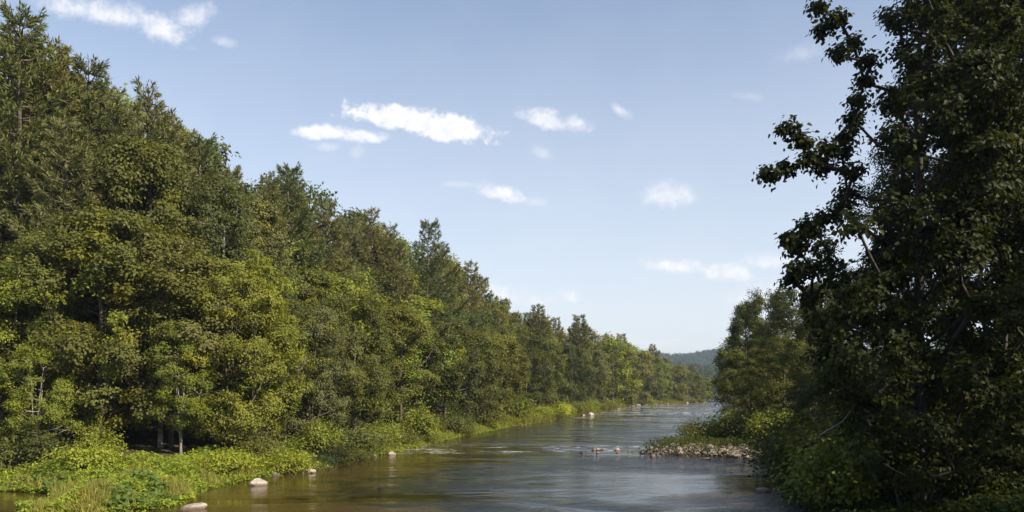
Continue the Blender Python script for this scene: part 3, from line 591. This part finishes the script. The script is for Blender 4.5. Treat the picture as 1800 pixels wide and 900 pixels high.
b = t.node('ShaderNodeBump'); b.inputs['Distance'].default_value = .05; b.inputs['Strength'].default_value = .8; t.l.new(n2, b.inputs['Height']); t.l.new(b.outputs[0], p.inputs['Normal']); t.l.new(p.outputs[0], out.inputs[0])
def rock_mesh(rng, name, flat=.6, sub=4, chips=10):
    import bmesh
    bm = bmesh.new(); bmesh.ops.create_icosphere(bm, subdivisions=sub, radius=1); V = np.array([v.co[:] for v in bm.verts])
    for k in range(chips):     # planar facets like broken stone
        n = unit(rng.normal(0, 1, 3)); n[2] = abs(n[2]) if k < chips - 2 else n[2]; n = unit(n); h = rng.uniform(.56, .86); d = V @ n; V = V - np.outer(np.clip(d - h, 0, None) * .97, n)
    V = V * (1 + .06 * wob(V[:, 0] * 3 + V[:, 2] * 2, V[:, 1] * 3 - V[:, 2] * 2, 1.0)[:, None]) * [1, .75, flat]
    for v, c in zip(bm.verts, V): v.co = c
    me = bpy.data.meshes.new(name); bm.to_mesh(me); bm.free(); me.polygons.foreach_set('use_smooth', np.ones(len(me.polygons), bool)); me.materials.append(m_rock); me.update(); me.set_sharp_from_angle(angle=math.radians(24)); return me
ROCKS = [rock_mesh(rg, 'rock', fl) for fl in (.75, .5, .35, .6, .85)]
def rock(name, k, x, y, s, label, group, col=(.5, .46, .42), sz=1.0, rot=None, zoff=0.0, cat='rock'):
    o = link(name, ROCKS[k]); o.location = (x, y, max(g1(x, y), 0) + zoff * s); o.scale = (s, s, s * sz); o.rotation_euler = (RNG.normal(0, .08), RNG.normal(0, .08), RNG.uniform(0, 6.28) if rot is None else rot)
    o.color = (*col, 1); return tag(o, label, cat, group)
def wy_(py): return F * CH / (py - HY)
PALE = (.43, .39, .35)
BR = [(453, 853, 0, .52, PALE, .85, 'large white boulder at the water edge with its pale reflection'), (543, 831, 1, .50, PALE, .9, 'flat wedge-shaped pale rock on the sunny shore'), (688, 800, 0, .36, PALE, .9, 'round pale rock at the tip of the bright leafy bank'), (338, 894, 3, .62, PALE, .5, 'low flat pale rock in the water at the picture bottom'),
      (305, 877, 2, .42, (.4, .37, .3), .9, 'small flat grey rock beside the bright undergrowth'), (983, 735, 3, .62, (.5, .46, .42), .6, 'first pale boulder of the far shore below the dark tree'), (1038, 729.5, 4, .8, (.5, .46, .42), .6, 'second, larger pale boulder of the far shore'), (668, 858, 0, .13, (.35, .3, .25), 1.0, 'tiny stone poking out of the smooth brown water'),
      (1009, 731.5, 3, .45, (.45, .4, .33), 1, 'brownish low rock between the two far shore boulders'), (1024, 731, 1, .5, (.5, .44, .38), 1, 'brownish rock touching the larger far boulder'),
      (1337, 836, 1, .42, (.36, .34, .3), .9, 'grey stone in the dark backwater nearer the gravel bar'), (1342, 864, 1, .40, (.36, .34, .3), .9, 'grey stone in the dark backwater nearer the picture bottom'), (1392, 860, 2, .28, (.3, .28, .25), .9, 'small flat stone tucked against the shaded bank'), (1274, 750, 1, 1.2, PALE, .9, 'pale rock in the channel behind the gravel bar')]
for px, py, k, s, c, sz, lab in BR:
    Y = wy_(py); rock('boulder', k, wx_(px, Y), Y, s, lab, 'boulders in and beside the river', c, sz, zoff=.1, cat='boulder', rot=.2)
for i in range(34):     # pale rocks along the distant shore
    f = RNG.uniform(); sx = np.interp(f, [0, .3, 1], [25, 40, 82]); sy = np.interp(f, [0, .3, 1], [196, 249, 333])
    rock('shore_rock', int(RNG.integers(5)), sx + RNG.normal(-.4, .8), sy + RNG.normal(-.3, 1.2), RNG.uniform(.4, .85), 'pale rock in the line along the distant shore', 'pale rocks lining the distant shore', tuple(np.array(PALE) * RNG.uniform(.5, .8)), .75, zoff=.05)
for i in range(78):     # stones of the bar and of the riffle that runs out from its tip
    if i < 60: f = RNG.uniform(); x = np.interp(f, [0, .45, 1], [10.5, 15, 20]) + RNG.normal(0, .4); y = np.interp(f, [0, .45, 1], [62.6, 60.2, 58.2]) + RNG.normal(.5, 1.2); s = .14 + .5 * RNG.uniform() ** 2.2
    else: x = RNG.uniform(5.5, 11.5); y = 62.5 + (11 - x) * .45 + RNG.normal(0, 2.0); s = RNG.uniform(.12, .30)
    rock('bar_stone' if i < 60 else 'riffle_stone', int(RNG.integers(5)), x, y, s, 'grey-brown stone on the bare edge of the gravel bar' if i < 60 else 'small stone breaking the riffle off the gravel bar', 'stones on the edge of the gravel bar' if i < 60 else 'stones in the riffle off the gravel bar', tuple(np.array((.38, .32, .27)) * RNG.uniform(.6, 1.25)), 1.0, zoff=.05)
for i in range(16):
    Y = 40 * (130 / 40) ** RNG.uniform(); x = np.interp(Y, [31, 36.5, 40, 44, 48, 53, 58, 64, 71, 82, 94, 106, 122, 140], [-16.4, -15.2, -15.6, -14.8, -14, -12.6, -11.2, -9.6, -8.2, -6.2, -3.2, -.6, 4.2, 9.5]) + RNG.normal(.35, .35)
    rock('shore_stone', int(RNG.integers(5)), x, Y, RNG.uniform(.10, .28), 'small weathered stone half hidden along the sunny waterline', 'small stones along the sunny waterline', tuple(np.array((.34, .30, .25)) * RNG.uniform(.6, 1.2)), .8, zoff=.05)
# gravel between them
n = 2600; q = rg.uniform(0, 1, n); GX = np.interp(q, [0, .4, 1], [10.4, 14.5, 20]) + rg.normal(0, .7, n); GY = np.interp(q, [0, .4, 1], [62.4, 60.4, 58.0]) + np.abs(rg.normal(0, 1.9, n)) - .4; gz = ground(GX, GY)
base = np.array([(1, 0, 0), (0, 1, 0), (-1, 0, 0), (0, -1, 0), (0, 0, .7), (0, 0, -.5)]); fc = np.array([(0, 1, 4), (1, 2, 4), (2, 3, 4), (3, 0, 4), (1, 0, 5), (2, 1, 5), (3, 2, 5), (0, 3, 5)])
V = (base[None] * (.025 + .16 * rg.uniform(0, 1, n) ** 3)[:, None, None] * rg.uniform(.7, 1.3, (n, 6, 1))) + np.stack([GX, GY, gz + .02], 1)[:, None]
o = link('gravel', mesh_np('gravel', V.reshape(-1, 3), (np.arange(n)[:, None, None] * 6 + fc[None]).reshape(-1, 3), m_rock)); o.color = (.34, .28, .235, 1); tag(o, 'brown-grey gravel of the bar between the larger stones', 'gravel', kind='stuff')
# fallen sticks
def stick(name, pts, r, mat, label):
    segs = [(*pts[i], r * (1 - .2 * i), *pts[i + 1], r * (1 - .2 * (i + 1))) for i in range(len(pts) - 1)]; V, f = tubes(segs, 6)
    o = link(name, mesh_np(name, V - np.array(pts[0]), f, mat, True)); o.location = pts[0]; tag(o, label, 'branch')
Y = 27.0; a = np.array([wx_(1481, Y), Y, ztop(741, Y)]); b_ = np.array([wx_(1498, Y - .1), Y - .1, ztop(718, Y)])
stick('dead_branch', [a - (b_ - a) * 1.2 + [0, 1.0, 0], a, b_], .03, M_PALEBARK, 'pale bare stick caught among the shaded leaves')

# ------------------------------------------------------------------ far-off wood on the hills
rf = np.random.default_rng(9)
n = 5200; Y = rf.uniform(430, 1750, n); px = rf.uniform(1040, 1380, n); x = wx_(px, Y); P = np.stack([x, Y], 1)
d = seg_dist(P, POLY, np.roll(POLY, -1, 0)); ok = (~inside(P, POLY)) & (d > 6); x, Y = x[ok], Y[ok]; z = ground(x, Y)
k = 34; m_ = len(x); R = rf.uniform(3.2, 5.2, m_); hh = rf.uniform(8, 13, m_)
dr = unit(rf.normal(0, 1, (m_, k, 3)) + [0, 0, .3]); rad = R[:, None, None] * rf.uniform(.75, 1.05, (m_, k, 1)) * [1, 1, 1.25]
C = np.stack([x, Y, z + hh * .55], 1)[:, None] + dr * rad; tint = np.repeat(rf.uniform(0, 1, m_), k) * .7 + rf.uniform(0, .3, m_ * k); cl = np.repeat(rf.uniform(0, 1, m_) ** 2, k)
C = C.reshape(-1, 3); N = unit(dr.reshape(-1, 3) + rf.normal(0, .35, C.shape)); D = unit(rf.normal(0, 1, C.shape)); L = np.repeat(R, k) * rf.uniform(.35, .6, len(C))
o = link('far_wood', foliage_mesh('far_wood', C - D * L[:, None] * .5, N, D, L, L * .8, M_LEAF, tint, cl)); o.color = (.05, .062, .028, 1)
tag(o, 'distant wood covering the low hills at the end of the valley', 'wood', kind='stuff')

# ------------------------------------------------------------------ haze
m_h = bpy.data.materials.new('valley_haze'); m_h.use_nodes = True; t = NT(m_h.node_tree); t.n.clear()
pv = t.node('ShaderNodeVolumePrincipled'); pv.inputs['Density'].default_value = .00018; pv.inputs['Color'].default_value = (.62, .76, 1, 1); pv.inputs['Anisotropy'].default_value = .2
ho = t.node('ShaderNodeOutputMaterial'); t.l.new(pv.outputs[0], ho.inputs['Volume'])
lo, hi = np.array([-4200, -1700, -3.0]), np.array([4200, 4600, 130.0])
c = np.array([[(lo, hi)[i][0], (lo, hi)[j][1], (lo, hi)[k][2]] for i in (0, 1) for j in (0, 1) for k in (0, 1)])
hf = np.array([(0, 1, 3, 2), (4, 6, 7, 5), (0, 4, 5, 1), (2, 3, 7, 6), (0, 2, 6, 4), (1, 5, 7, 3)])
tag(link('haze', mesh_np('haze', c, hf, m_h)), 'thin blue summer haze filling the valley', 'haze', kind='stuff')
print('trees', len(ALL_TREES))
